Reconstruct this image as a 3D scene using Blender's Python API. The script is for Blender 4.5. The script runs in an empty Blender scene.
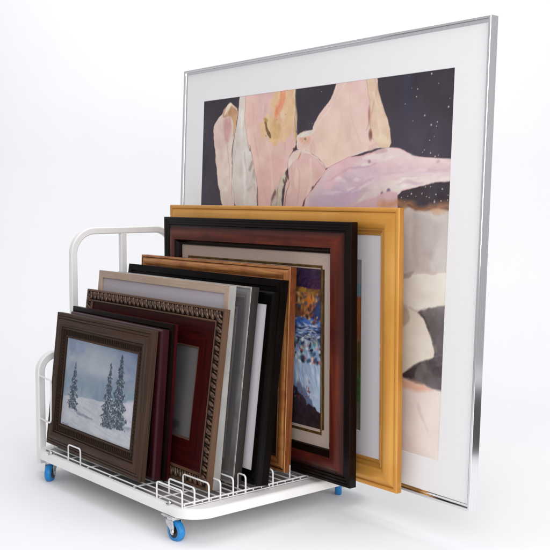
import bpy, bmesh, math, random
import numpy as np
from mathutils import Vector, Matrix
random.seed(7)
S = bpy.context.scene
COL = S.collection

# ------------------------------------------------------------------ objects
class MB:
    """collects polygons; build() links them as ONE mesh object"""
    def __init__(s): s.v=[]; s.f=[]; s.m=[]; s.uv=[]
    def add(s, vs, fs, mi=0, uvs=None):
        b=len(s.v); s.v+= [tuple(p) for p in vs]
        for i,f in enumerate(fs):
            s.f.append([b+k for k in f]); s.m.append(mi)
            s.uv.append(uvs[i] if uvs else [(0,0)]*len(f))
    def box(s, a, b, mi=0, ch=0.0):
        (x0,y0,z0),(x1,y1,z1)=a,b
        bm=bmesh.new(); bmesh.ops.create_cube(bm,size=1)
        for v in bm.verts: v.co=Vector(((x0+x1)/2+v.co.x*(x1-x0),(y0+y1)/2+v.co.y*(y1-y0),(z0+z1)/2+v.co.z*(z1-z0)))
        if ch>0: bmesh.ops.bevel(bm,geom=list(bm.edges),offset=ch,segments=2,profile=.5,affect='EDGES')
        s.frombm(bm,mi)
    def frombm(s,bm,mi=0,mat=None):
        bm.verts.index_update()
        s.add([(mat@v.co if mat else v.co.copy()) for v in bm.verts],[[v.index for v in f.verts] for f in bm.faces],mi); bm.free()
    def tube(s, pts, r, n=8, mi=0, square=None, closed=False, cap=True):
        """pts list of points; square=(up vector) makes a square section"""
        P=[Vector(p) for p in pts]; k=len(P); rings=[]
        ref=Vector(square) if square else None
        for i,p in enumerate(P):
            if closed: t=(P[(i+1)%k]-P[i-1]).normalized()
            else:
                a=(P[i]-P[i-1]).normalized() if i else None; b=(P[i+1]-P[i]).normalized() if i<k-1 else None
                t=((a or b)+(b or a)).normalized()
            if ref is None:
                up=Vector((0,0,1)) if abs(t.z)<.9 else Vector((1,0,0))
                if i and not square: up=pu
            else: up=ref
            sd=t.cross(up).normalized(); u=sd.cross(t).normalized(); pu=u
            ring=[]
            if square:
                q=r; c=r*.72
                for dx,dz in ((q,c),(c,q),(-c,q),(-q,c),(-q,-c),(-c,-q),(c,-q),(q,-c)): ring.append(p+sd*dx+u*dz)
            else:
                for j in range(n):
                    w=2*math.pi*j/n; ring.append(p+sd*math.cos(w)*r+u*math.sin(w)*r)
            rings.append(ring)
        n=len(rings[0]); vs=[v for R in rings for v in R]; fs=[]
        for i in range(k if closed else k-1):
            for j in range(n):
                a=i*n+j; b=i*n+(j+1)%n; c2=((i+1)%k)*n+(j+1)%n; d=((i+1)%k)*n+j
                fs.append((a,b,c2,d))
        if cap and not closed: fs.append(tuple(range(n))[::-1]); fs.append(tuple((k-1)*n+j for j in range(n)))
        s.add(vs,fs,mi)
    def lathe(s, prof, mat, n=32, mi=0, closed=False):
        """prof [(radius, height along local z)]"""
        vs=[];fs=[];k=len(prof)
        for r,h in prof:
            for j in range(n):
                w=2*math.pi*j/n; vs.append(mat@Vector((r*math.cos(w),r*math.sin(w),h)))
        for i in range(k if closed else k-1):
            for j in range(n): fs.append((i*n+j,i*n+(j+1)%n,((i+1)%k)*n+(j+1)%n,((i+1)%k)*n+j))
        if not closed:
            fs.append(tuple(range(n))[::-1]); fs.append(tuple((k-1)*n+j for j in range(n)))
        s.add(vs,fs,mi)
    def ell(s, c, ax, mi=0, seg=8, ring=6):
        """ellipsoid, ax = three half-axis vectors"""
        bm=bmesh.new(); bmesh.ops.create_uvsphere(bm,u_segments=seg,v_segments=ring,radius=1)
        M=Matrix((ax[0],ax[1],ax[2])).transposed().to_4x4(); M.translation=Vector(c)
        s.frombm(bm,mi,M)
    def build(s, name, mats, parent=None, smooth=35, loc=None, bevel=0):
        me=bpy.data.meshes.new(name); me.from_pydata(s.v,[],s.f)
        if not isinstance(mats,(list,tuple)): mats=[mats]
        for m in mats: me.materials.append(m)
        me.polygons.foreach_set('material_index',s.m)
        uv=me.uv_layers.new(name='UVMap'); flat=[c for f in s.uv for p in f for c in p]
        uv.data.foreach_set('uv',flat)
        bm=bmesh.new(); bm.from_mesh(me); bmesh.ops.recalc_face_normals(bm,faces=bm.faces); bm.to_mesh(me); bm.free()
        if smooth:
            me.polygons.foreach_set('use_smooth',[True]*len(me.polygons)); me.set_sharp_from_angle(angle=math.radians(smooth))
        o=bpy.data.objects.new(name,me); COL.objects.link(o)
        if parent: o.parent=parent
        if loc: o.location=loc
        if bevel:
            b=o.modifiers.new('Bevel','BEVEL'); b.width=bevel; b.segments=2; b.limit_method='ANGLE'
        return o

def thing(name,label,cat,loc=(0,0,0),group=None):
    o=bpy.data.objects.new(name,None); COL.objects.link(o); o.location=loc; o.empty_display_size=.1
    o['label']=label; o['category']=cat
    if group: o['group']=group
    return o

# ------------------------------------------------------------------ materials
def s2l(c): return tuple((x/12.92 if x<=.04045 else ((x+.055)/1.055)**2.4) for x in c)
def rgb(r,g,b): return s2l((r/255,g/255,b/255))
def mat(name, col, rough=.5, metal=0, spec=.5, col2=None, scale=(40,40,40), coord='Object', var=.35, bump=0.0, bscale=None,
        rvar=.1, coat=0, coat_rough=.1, detail=5, col3=None, s3=6, dist=0.0, b_dist=.002):
    m=bpy.data.materials.new(name); m.use_nodes=True; nt=m.node_tree; N=nt.nodes; L=nt.links
    b=N['Principled BSDF']; tc=N.new('ShaderNodeTexCoord'); mp=N.new('ShaderNodeMapping'); mp.inputs['Scale'].default_value=scale
    L.new(tc.outputs[coord],mp.inputs[0])
    no=N.new('ShaderNodeTexNoise'); no.inputs['Scale'].default_value=1; no.inputs['Detail'].default_value=detail; no.inputs['Distortion'].default_value=dist
    L.new(mp.outputs[0],no.inputs['Vector'])
    mr=N.new('ShaderNodeMapRange'); mr.inputs[1].default_value=.35; mr.inputs[2].default_value=.65
    L.new(no.outputs[0],mr.inputs[0])
    mx=N.new('ShaderNodeMix'); mx.data_type='RGBA'
    mx.inputs[6].default_value=(*col,1); mx.inputs[7].default_value=(*(col2 or tuple(c*(1-var) for c in col)),1)
    L.new(mr.outputs[0],mx.inputs[0]); out=mx.outputs[2]
    if col3:
        n3=N.new('ShaderNodeTexNoise'); n3.inputs['Scale'].default_value=s3; n3.inputs['Detail'].default_value=3
        L.new(tc.outputs['Object'],n3.inputs['Vector'])
        m3=N.new('ShaderNodeMapRange'); m3.inputs[1].default_value=.48; m3.inputs[2].default_value=.7; L.new(n3.outputs[0],m3.inputs[0])
        x3=N.new('ShaderNodeMix'); x3.data_type='RGBA'; x3.inputs[7].default_value=(*col3,1); L.new(m3.outputs[0],x3.inputs[0]); L.new(out,x3.inputs[6]); out=x3.outputs[2]
    L.new(out,b.inputs['Base Color'])
    rr=N.new('ShaderNodeMapRange'); rr.inputs[3].default_value=max(.02,rough-rvar/2); rr.inputs[4].default_value=min(1,rough+rvar/2)
    n2=N.new('ShaderNodeTexNoise'); n2.inputs['Scale'].default_value=9; n2.inputs['Detail'].default_value=4; L.new(tc.outputs['Object'],n2.inputs['Vector'])
    L.new(n2.outputs[0],rr.inputs[0]); L.new(rr.outputs[0],b.inputs['Roughness'])
    b.inputs['Metallic'].default_value=metal; b.inputs['Specular IOR Level'].default_value=spec
    b.inputs['Coat Weight'].default_value=coat; b.inputs['Coat Roughness'].default_value=coat_rough
    if bump:
        bp=N.new('ShaderNodeBump'); bp.inputs['Strength'].default_value=bump; bp.inputs['Distance'].default_value=b_dist
        if bscale:
            mp2=N.new('ShaderNodeMapping'); mp2.inputs['Scale'].default_value=bscale; L.new(tc.outputs[coord],mp2.inputs[0])
            nb=N.new('ShaderNodeTexNoise'); nb.inputs['Scale'].default_value=1; nb.inputs['Detail'].default_value=4; L.new(mp2.outputs[0],nb.inputs['Vector']); L.new(nb.outputs[0],bp.inputs['Height'])
        else: L.new(no.outputs[0],bp.inputs['Height'])
        L.new(bp.outputs[0],b.inputs['Normal'])
    return m
def art_mat(name, rough=.5, coat=0, coat_rough=.05, bump=.15, bs=300):
    m=bpy.data.materials.new(name); m.use_nodes=True; nt=m.node_tree; N=nt.nodes; L=nt.links; b=N['Principled BSDF']
    a=N.new('ShaderNodeAttribute'); a.attribute_name='paint'; L.new(a.outputs['Color'],b.inputs['Base Color'])
    b.inputs['Roughness'].default_value=rough; b.inputs['Coat Weight'].default_value=coat; b.inputs['Coat Roughness'].default_value=coat_rough
    b.inputs['Specular IOR Level'].default_value=.3
    tc=N.new('ShaderNodeTexCoord'); no=N.new('ShaderNodeTexNoise'); no.inputs['Scale'].default_value=bs; no.inputs['Detail'].default_value=4
    bp=N.new('ShaderNodeBump'); bp.inputs['Strength'].default_value=bump; bp.inputs['Distance'].default_value=.001
    L.new(tc.outputs['Object'],no.inputs['Vector']); L.new(no.outputs[0],bp.inputs['Height']); L.new(bp.outputs[0],b.inputs['Normal'])
    return m
P12={
 'petal_a':[(0.136,0.984),(0.174,0.965),(0.182,0.948),(0.171,0.899),(0.164,0.866),(0.156,0.838),(0.156,0.79),(0.162,0.722),(0.177,0.627),(0.115,0.626),(0.087,0.743),(0.068,0.811),(0.055,0.882),(0.057,0.911),(0.083,0.933),(0.097,0.947),(0.108,0.963)],
 'petal_a_dark':[(0.137,0.982),(0.174,0.965),(0.182,0.948),(0.171,0.899),(0.158,0.866),(0.161,0.904),(0.15,0.938),(0.127,0.94),(0.102,0.936),(0.112,0.962)],
 'petal_b':[(0.188,1.001),(0.215,1.001),(0.213,0.91),(0.229,0.853),(0.244,0.815),(0.242,0.842),(0.269,0.758),(0.283,0.702),(0.286,0.628),(0.177,0.627),(0.157,0.741),(0.157,0.818),(0.165,0.874),(0.167,0.875),(0.18,0.95)],
 'petal_c':[(0.211,1.001),(0.322,1.0),(0.431,1.004),(0.438,0.93),(0.443,0.877),(0.453,0.824),(0.453,0.836),(0.444,0.819),(0.418,0.789),(0.413,0.754),(0.38,0.715),(0.349,0.67),(0.345,0.629),(0.286,0.628),(0.283,0.702),(0.269,0.758),(0.242,0.842),(0.244,0.815),(0.229,0.853),(0.213,0.91)],
 'petal_c_gold':[(0.375,0.988),(0.425,0.992),(0.434,0.939),(0.43,0.886),(0.4,0.853),(0.35,0.828),(0.302,0.858),(0.289,0.904),(0.306,0.917),(0.34,0.905),(0.338,0.946)],
 'mark_c':[(0.293,0.915),(0.307,0.91),(0.336,0.856),(0.322,0.859),(0.301,0.885)],
 'petal_d':[(0.453,0.836),(0.449,0.856),(0.469,0.868),(0.514,0.87),(0.513,0.878),(0.543,0.92),(0.581,0.951),(0.625,1.0),(0.68,1.0),(0.716,0.999),(0.735,0.999),(0.762,0.952),(0.796,0.871),(0.811,0.808),(0.734,0.802),(0.64,0.779),(0.574,0.758),(0.578,0.755),(0.547,0.787),(0.493,0.809),(0.457,0.817)],
 'petal_d_rim':[(0.45,0.854),(0.469,0.868),(0.502,0.872),(0.526,0.868),(0.497,0.854),(0.461,0.851)],
 'petal_e':[(0.706,0.991),(0.735,0.999),(0.762,0.952),(0.796,0.871),(0.811,0.807),(0.77,0.809),(0.737,0.842),(0.731,0.908)],
 'bud':[(0.419,0.75),(0.414,0.772),(0.42,0.794),(0.441,0.813),(0.469,0.819),(0.499,0.808),(0.547,0.787),(0.578,0.753),(0.556,0.73),(0.52,0.696),(0.488,0.661),(0.481,0.631),(0.403,0.63),(0.406,0.701),(0.411,0.732)],
 'bud_rim':[(0.419,0.754),(0.414,0.772),(0.42,0.794),(0.441,0.813),(0.469,0.819),(0.499,0.808),(0.547,0.787),(0.578,0.753),(0.566,0.758),(0.536,0.786),(0.494,0.802),(0.466,0.803),(0.458,0.788),(0.434,0.771)],
 'sliver':[(0.41,0.75),(0.414,0.732),(0.403,0.701),(0.398,0.679),(0.397,0.63),(0.345,0.629),(0.353,0.67),(0.38,0.715)],
 'lilac':[(0.578,0.753),(0.594,0.763),(0.627,0.778),(0.662,0.788),(0.676,0.786),(0.731,0.796),(0.769,0.804),(0.805,0.809),(0.849,0.8),(0.889,0.78),(0.947,0.774),(0.993,0.768),(0.996,0.716),(0.917,0.704),(0.835,0.685),(0.836,0.653),(0.84,0.621),(0.679,0.601),(0.491,0.596),(0.488,0.661),(0.52,0.696),(0.556,0.73)],
 'lilac_top':[(0.7,0.785),(0.746,0.791),(0.768,0.808),(0.805,0.809),(0.849,0.8),(0.889,0.78),(0.947,0.774),(0.993,0.768),(0.995,0.74),(0.942,0.752),(0.879,0.765),(0.822,0.769),(0.763,0.768)],
 'lilac_low':[(0.691,0.651),(0.736,0.697),(0.788,0.711),(0.86,0.728),(0.929,0.731),(0.995,0.731),(0.996,0.715),(0.95,0.712),(0.917,0.703),(0.835,0.684),(0.838,0.621),(0.684,0.618)],
 'fleck':[(0.768,0.805),(0.795,0.8),(0.799,0.79),(0.762,0.791),(0.742,0.796)],
 'dark2':[(0.835,0.684),(0.917,0.703),(0.95,0.712),(1.002,0.717),(1.005,0.654),(0.836,0.659)],
 'orange':[(0.777,0.665),(0.854,0.661),(0.895,0.657),(0.928,0.653),(0.951,0.655),(1.001,0.653),(1.002,0.64),(0.928,0.637),(0.88,0.641),(0.847,0.638),(0.778,0.639)],
 'grey2':[(0.76,0.64),(0.88,0.641),(0.936,0.638),(1.001,0.643),(1.009,0.488),(0.96,0.483),(0.904,0.48),(0.769,0.464)],
 'grey2_dark':[(0.889,0.627),(0.921,0.631),(0.976,0.625),(0.982,0.583),(0.965,0.54),(0.951,0.503),(0.926,0.528),(0.911,0.501),(0.897,0.547)],
 'arch':[(0.916,0.481),(0.917,0.508),(0.93,0.527),(0.946,0.523),(0.952,0.484)],
 'cream':[(0.769,0.464),(0.864,0.465),(0.896,0.48),(0.944,0.483),(1.009,0.485),(1.013,0.407),(0.987,0.4),(0.956,0.389),(0.913,0.373),(0.876,0.387),(0.773,0.387)],
 'cream2':[(0.817,0.388),(0.867,0.393),(0.893,0.379),(0.913,0.373),(0.938,0.356),(0.952,0.325),(0.971,0.281),(0.971,0.261),(0.94,0.25),(0.9,0.227),(0.872,0.202),(0.783,0.184)],
 'dark3':[(0.913,0.373),(0.956,0.389),(0.987,0.4),(1.013,0.407),(1.006,0.332),(1.013,0.177),(0.975,0.18),(0.935,0.188),(0.87,0.198),(0.872,0.206),(0.9,0.227),(0.94,0.25),(0.971,0.261),(0.973,0.282),(0.952,0.325),(0.934,0.362)],
 'dark3_black':[(0.87,0.198),(0.873,0.213),(0.9,0.224),(0.94,0.247),(0.921,0.217),(0.918,0.192)],
 'dark3_b':[(0.913,0.373),(0.938,0.37),(0.96,0.323),(0.939,0.337)],
 'blush':[(0.87,0.2),(0.902,0.194),(0.943,0.187),(0.982,0.179),(0.944,0.169),(0.895,0.175),(0.783,0.17),(0.782,0.191)],
 'pale':[(0.783,0.18),(0.87,0.195),(0.927,0.184),(1.006,0.175),(1.022,-0.011),(0.795,-0.068)],
 'beige_l':[(0.773,0.387),(0.859,0.392),(0.889,0.378),(0.894,0.352),(0.87,0.329),(0.777,0.303)],
}
P1={
 'cloud_a':[(0.021,0.989),(0.222,1.005),(0.313,0.933),(0.275,0.846),(0.148,0.799),(0.046,0.792)],
 'cloud_b':[(0.796,1.016),(0.997,0.998),(0.986,0.858),(0.87,0.878),(0.719,0.926)],
 'haze':[(-0.036,0.305),(0.03,0.469),(0.412,0.581),(0.989,0.599),(0.999,0.508),(0.858,0.499),(0.608,0.415),(0.334,0.399),(0.192,0.373),(0.024,0.349)],
 'hill_r':[(0.88,0.467),(0.929,0.505),(0.997,0.528),(1.031,0.238),(0.963,0.219),(0.905,0.338)],
 'snow':[(-0.079,0.295),(0.024,0.349),(0.192,0.373),(0.335,0.392),(0.59,0.407),(0.755,0.45),(0.863,0.462),(0.928,0.516),(0.997,0.532),(1.07,-0.095),(0.016,-0.426)],
 'shadow':[(0.168,0.229),(0.252,0.228),(0.377,0.216),(0.483,0.204),(0.36,0.19),(0.256,0.2)],
 'base':[(0.581,0.171),(0.78,0.238),(0.978,0.243),(0.98,0.224),(0.822,0.194),(0.639,0.161)],
 'tree1':[(0.158,0.716),(0.159,0.219),(0.056,0.238),(0.238,0.261)],
 'tree2':[(0.652,0.797),(0.648,0.168),(0.581,0.171),(0.749,0.188)],
 'tree3':[(0.782,0.91),(0.839,0.206),(0.74,0.186),(0.932,0.224)],
 'sig':[(0.03,0.053),(0.063,0.047),(0.127,0.057)],
}
# ------------------------------------------------------------------ brushwork for the pictures (vertex pigments on a fine mesh)
rng=np.random.default_rng(5)
def noise(U,V,sx,sy=None,seed=0,oct=3):
    sy=sy or sx; r=np.random.default_rng(seed); out=np.zeros_like(U); amp=1; tot=0
    for o in range(oct):
        n=64; lat=r.random((n,n)); x=U*sx*2**o; y=V*sy*2**o
        xi=np.floor(x).astype(int); yi=np.floor(y).astype(int); fx=x-xi; fy=y-yi
        fx=fx*fx*(3-2*fx); fy=fy*fy*(3-2*fy)
        a=lat[yi%n,xi%n]; b=lat[yi%n,(xi+1)%n]; c=lat[(yi+1)%n,xi%n]; d=lat[(yi+1)%n,(xi+1)%n]
        out+=amp*((a*(1-fx)+b*fx)*(1-fy)+(c*(1-fx)+d*fx)*fy); tot+=amp; amp*=.5
    return out/tot
def chaikin(p,it=2):
    p=np.array(p,float)
    for _ in range(it):
        q=np.roll(p,-1,0); p=np.stack([p*.8+q*.2,p*.2+q*.8],1).reshape(-1,2)
    return p
def sdf(U,V,poly,asp):
    """signed distance (inside positive) in units of picture width"""
    P=poly*np.array([1,asp]); X=U; Y=V*asp; d=np.full(U.shape,9.); ins=np.zeros(U.shape,bool)
    for i in range(len(P)):
        a=P[i];b=P[(i+1)%len(P)]; e=b-a; L=max(e@e,1e-12)
        t=np.clip(((X-a[0])*e[0]+(Y-a[1])*e[1])/L,0,1); d=np.minimum(d,(X-a[0]-t*e[0])**2+(Y-a[1]-t*e[1])**2)
        if a[1]!=b[1]:
            c=((a[1]>Y)!=(b[1]>Y))&(X<(b[0]-a[0])*(Y-a[1])/(b[1]-a[1])+a[0]); ins^=c
    d=np.sqrt(d); return np.where(ins,d,-d)
class Canvas:
    def __init__(s,nx,ny,w,h,base):
        s.nx,s.ny,s.w,s.h=nx,ny,w,h; s.asp=h/w
        s.U,s.V=np.meshgrid(np.linspace(0,1,nx),np.linspace(0,1,ny)); s.C=np.ones((ny,nx,3))*np.array(base)/255.
    def wash(s,amt,sx,sy,seed,tint=(1,1,1)):
        n=noise(s.U,s.V,sx,sy,seed,4)-.5; s.C+=n[...,None]*amt*np.array(tint)
    def shape(s,poly,col,col2=None,soft=.0025,wob=.004,edge=None,ew=.0028,ea=.5,alpha=1,smooth=1,seed=None,ns=9,grad=None,rim=None,rw=.01,clip=None):
        seed=seed or int(rng.integers(1e6)); soft=min(soft,.0015+soft*.45)
        poly=[(x,y+.05) if y>.985 else ((x,y) if x<.985 else (x+.05,y)) for x,y in poly]; P=chaikin(poly,smooth) if smooth else np.array(poly,float)
        m=.03+soft*2
        sel=(s.U>P[:,0].min()-m)&(s.U<P[:,0].max()+m)&(s.V>P[:,1].min()-m)&(s.V<P[:,1].max()+m)
        if not sel.any(): return
        iy=np.where(sel.any(1))[0]; ix=np.where(sel.any(0))[0]; sl=(slice(iy[0],iy[-1]+1),slice(ix[0],ix[-1]+1))
        U=s.U[sl];V=s.V[sl]
        du=(noise(U,V,24,24*s.asp,seed+1,5)-.5)*wob*3; dv=(noise(U,V,24,24*s.asp,seed+2,5)-.5)*wob*3
        d=sdf(U+du,V+dv,P,s.asp); a=np.clip(.5+d/soft,0,1)[...,None]*alpha
        if clip is not None: a=a*np.clip(.5+sdf(U,V,chaikin([(x,y+.05) if y>.985 else ((x,y) if x<.985 else (x+.05,y)) for x,y in clip],1),s.asp)/.004,0,1)[...,None]
        c=np.ones(U.shape+(3,))*np.array(col)/255.
        if col2 is not None:
            if grad: t=np.clip((U*grad[0]+V*grad[1]-grad[2])/grad[3],0,1)+(noise(U,V,ns,ns,seed+3)-.5)*.5
            else: t=noise(U,V,ns,ns*s.asp,seed+3,4)*2-.5
            c=c+(np.array(col2)/255.-c)*np.clip(t,0,1)[...,None]
        c=c+(noise(U,V,ns*4,ns*4,seed+4,4)-.5)[...,None]*.10*np.array([.8,1,1.05])
        if rim is not None:
            t=np.clip(1-d/rw,0,1)[...,None]**1.5*.8; c=c+(np.array(rim)/255.-c)*t
        if edge is not None:
            br=np.clip(noise(U,V,25,25,seed+5)*2-.4,0,1)
            t=(np.clip(1-np.abs(d)/ew,0,1)*ea*br)[...,None]; c=c+(np.array(edge)/255.-c)*t
        s.C[sl]=s.C[sl]*(1-a)+c*a
    def line(s,pts,col,w,al):
        P=np.array(pts,float)
        for _ in range(2):
            Q=[P[0]]
            for a,b in zip(P[:-1],P[1:]): Q+= [a*.75+b*.25,a*.25+b*.75]
            P=np.array(Q+[P[-1]])
        sel=(s.U>P[:,0].min()-.03)&(s.U<P[:,0].max()+.03)&(s.V>P[:,1].min()-.03)&(s.V<P[:,1].max()+.03)
        iy=np.where(sel.any(1))[0]; ix=np.where(sel.any(0))[0]; sl=(slice(iy[0],iy[-1]+1),slice(ix[0],ix[-1]+1)); sd=int(rng.integers(1e6))
        U=s.U[sl]+(noise(s.U[sl],s.V[sl],30,30,sd)-.5)*.012; V=(s.V[sl]+(noise(s.U[sl],s.V[sl],30,30,sd+1)-.5)*.012)*s.asp; d=np.full(U.shape,9.)
        P=P*np.array([1,s.asp])
        for a,b in zip(P[:-1],P[1:]):
            e=b-a; t=np.clip(((U-a[0])*e[0]+(V-a[1])*e[1])/max(e@e,1e-12),0,1); d=np.minimum(d,np.hypot(U-a[0]-t*e[0],V-a[1]-t*e[1]))
        m=(np.clip(1.3-d/w,0,1)*al*np.clip(noise(s.U[sl],s.V[sl],18,18,sd+2)*2.4-.5,0,1))[...,None]
        s.C[sl]=s.C[sl]*(1-m)+np.array(col)/255.*m
    def dot(s,u,v,r,col,al=1):
        k=((s.U-u)**2+((s.V-v)*s.asp)**2); a=np.clip(1.5-np.sqrt(k)/r,0,1)[...,None]*al
        s.C=s.C*(1-a)+np.array(col)/255.*a
    def dots(s,arr):
        """arr rows u,v,ru,rv,ang,r,g,b,alpha -- small dabs painted locally"""
        for u,v,ru,rv,an,r,g,b,al in arr:
            R=max(ru,rv)*1.6; i0=int((u-R)*(s.nx-1));i1=int((u+R)*(s.nx-1))+2;j0=int((v-R/s.asp)*(s.ny-1));j1=int((v+R/s.asp)*(s.ny-1))+2
            i0=max(i0,0);j0=max(j0,0)
            if i1<=i0 or j1<=j0 or i0>=s.nx or j0>=s.ny: continue
            U=s.U[j0:j1,i0:i1]-u;V=(s.V[j0:j1,i0:i1]-v)*s.asp
            x=(U*math.cos(an)+V*math.sin(an))/ru;y=(-U*math.sin(an)+V*math.cos(an))/rv
            a=(np.clip(1.5-np.sqrt(x*x+y*y),0,1)*al)[...,None]
            s.C[j0:j1,i0:i1]=s.C[j0:j1,i0:i1]*(1-a)+np.array((r,g,b))/255.*a
    def build(s,name,material,parent,x0,z0,y,thick=.002,gain=1.0):
        """sheet standing in the parent's x-z plane, lower left at (x0,z0), front face at depth y, with real thickness"""
        nx,ny=s.nx,s.ny
        F=np.stack([x0+s.U*s.w,np.full_like(s.U,y),z0+s.V*s.h],-1).reshape(-1,3)
        bk=np.array([[x0,y+thick,z0],[x0+s.w,y+thick,z0],[x0+s.w,y+thick,z0+s.h],[x0,y+thick,z0+s.h]])
        i=np.arange(nx-1);j=np.arange(ny-1);I,J=np.meshgrid(i,j);a=(J*nx+I).ravel()
        q=np.stack([a,a+1,a+nx+1,a+nx],-1)
        B=nx*ny; cs=[0,nx-1,nx*ny-1,nx*(ny-1)]
        # rim faces use whole edges as n-gons
        bot=list(range(0,nx)); top=list(range(nx*(ny-1),nx*ny)); lf=list(range(0,nx*ny,nx)); rt=list(range(nx-1,nx*ny,nx))
        ex=[[B+3,B+2,B+1,B],bot[::-1]+[B,B+1],top+[B+2,B+3],lf+[B+3,B],rt[::-1]+[B+1,B+2]]
        loops=np.concatenate([q.ravel()]+[np.array(e) for e in ex]); tot=np.array([4]*len(q)+[len(e) for e in ex]); st=np.concatenate([[0],np.cumsum(tot)[:-1]])
        me=bpy.data.meshes.new(name); V=np.concatenate([F,bk]); me.vertices.add(len(V)); me.vertices.foreach_set('co',V.ravel())
        me.loops.add(len(loops)); me.loops.foreach_set('vertex_index',loops.astype(np.int32)); me.polygons.add(len(tot)); me.polygons.foreach_set('loop_start',st.astype(np.int32)); me.polygons.foreach_set('loop_total',tot.astype(np.int32))
        me.update(calc_edges=True)
        c=np.clip(s.C,0,1); lin=np.where(c<=.04045,c/12.92,((c+.055)/1.055)**2.4)*gain
        col=np.ones((len(V),4)); col[:B,:3]=lin.reshape(-1,3); col[B:,:3]=.6
        at=me.color_attributes.new('paint','FLOAT_COLOR','POINT'); at.data.foreach_set('color',col.ravel())
        me.materials.append(material); o=bpy.data.objects.new(name,me); COL.objects.link(o); o.parent=parent
        return o
# ------------------------------------------------------------------ camera
YAW,PITCH,FPX=0.6931620,0.0789465,1011.2369
F=Vector((-math.cos(YAW),math.sin(YAW),0)); R_=Vector((math.sin(YAW),math.cos(YAW),0))
Fd=(F*math.cos(PITCH)+Vector((0,0,-math.sin(PITCH)))).normalized(); Up=R_.cross(Fd)
cd=bpy.data.cameras.new('camera'); cam=bpy.data.objects.new('camera',cd); COL.objects.link(cam); S.camera=cam
cd.sensor_width=36; cd.lens=36*FPX/550; cd.clip_end=100; cd.clip_start=.05
M=Matrix((R_,Up,-Fd)).transposed().to_4x4(); M.translation=Vector((0,0,1)); cam.matrix_world=M
def at(fw,rt,z): return F*fw+R_*rt+Vector((0,0,z))

# ------------------------------------------------------------------ studio light
w=bpy.data.worlds.new('World'); S.world=w; w.use_nodes=True; nt=w.node_tree; N=nt.nodes; L=nt.links
bg=N['Background']; tc=N.new('ShaderNodeTexCoord'); sx=N.new('ShaderNodeSeparateXYZ'); L.new(tc.outputs['Generated'],sx.inputs[0])
cr=N.new('ShaderNodeValToRGB'); mr=N.new('ShaderNodeMapRange'); mr.inputs[1].default_value=-.6; mr.inputs[2].default_value=.05; L.new(sx.outputs['Z'],mr.inputs[0]); L.new(mr.outputs[0],cr.inputs[0])
cr.color_ramp.elements[0].color=(.25,.25,.25,1); cr.color_ramp.elements[1].color=(.55,.555,.57,1)
L.new(cr.outputs[0],bg.inputs[0]); bg.inputs[1].default_value=1
def area(name,loc,target,size,power,col=(1,1,1),sy=None,spread=180):
    l=bpy.data.lights.new(name,'AREA'); l.energy=power; l.color=col; l.shape='RECTANGLE'; l.size=size; l.size_y=sy or size; l.spread=math.radians(spread)
    o=bpy.data.objects.new(name,l); COL.objects.link(o); o.location=loc
    o.rotation_euler=(Vector(target)-Vector(loc)).to_track_quat('-Z','Y').to_euler(); return o
area('key_softbox',at(-.7,.5,2.0),(-2.5,1.9,.1),3.2,88,(1,.998,.992),2.6)
area('overhead_softbox',at(3.4,-.1,3.4),(-2.6,2.0,0),3.0,34,(.99,.995,1))
area('side_softbox',at(.2,4.0,1.15),(-2.3,2.0,.0),2.5,58,(1,.995,.99),2.1)
area('backdrop_light_high',at(3.9,.3,3.8),at(5.8,.3,1.2),3.8,36,(.98,.988,1),.8)

S.view_settings.view_transform='Standard'; S.view_settings.look='None'; S.view_settings.gamma=1; S.view_settings.exposure=-0.06

# ------------------------------------------------------------------ setting: seamless paper sweep
paper=mat('white_paper',(.86,.86,.875),rough=.62,spec=.25,col2=(.85,.85,.868),scale=(3,3,3),bump=.03,bscale=(260,260,260),b_dist=.0006)
b=MB(); prof=[(-1.2,0.0),(4.6,0.0)]
for k in range(1,13):
    a=k/12*math.pi/2; prof.append((4.6+1.2*math.sin(a),1.2-1.2*math.cos(a)))
prof.append((5.8,5.0))
vs=[];fs=[];xs=[-3.6,-1.5,0,1.8,3.6]
for f,z in prof:
    for r in xs: vs.append(at(f,r,z))
n=len(xs)
for i in range(len(prof)-1):
    for j in range(n-1): fs.append((i*n+j,i*n+j+1,(i+1)*n+j+1,(i+1)*n+j))
b.add(vs,fs); fl=b.build('floor',paper,smooth=60); fl['kind']='structure'
so=fl.modifiers.new('Solidify','SOLIDIFY'); so.thickness=.004; so.offset=-1

dk=mat('added_patch_black',(.035,.034,.034),rough=.6,spec=.3,scale=(8,8,8)); b=MB()
q=[at(1.5,1.62,0),at(3.15,1.62,0),at(3.15,3.0,0),at(1.5,3.0,0)]
b.add([p+Vector((0,0,.004)) for p in q]+[p+Vector((0,0,.008)) for p in q],[(0,1,2,3),(4,5,6,7),(0,1,5,4),(1,2,6,5),(2,3,7,6),(3,0,4,7)])
df=b.build('added_dark_patch',dk,smooth=0); df['kind']='structure'  # unseen dark patch, added to give the band reflected in the silver frame

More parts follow.
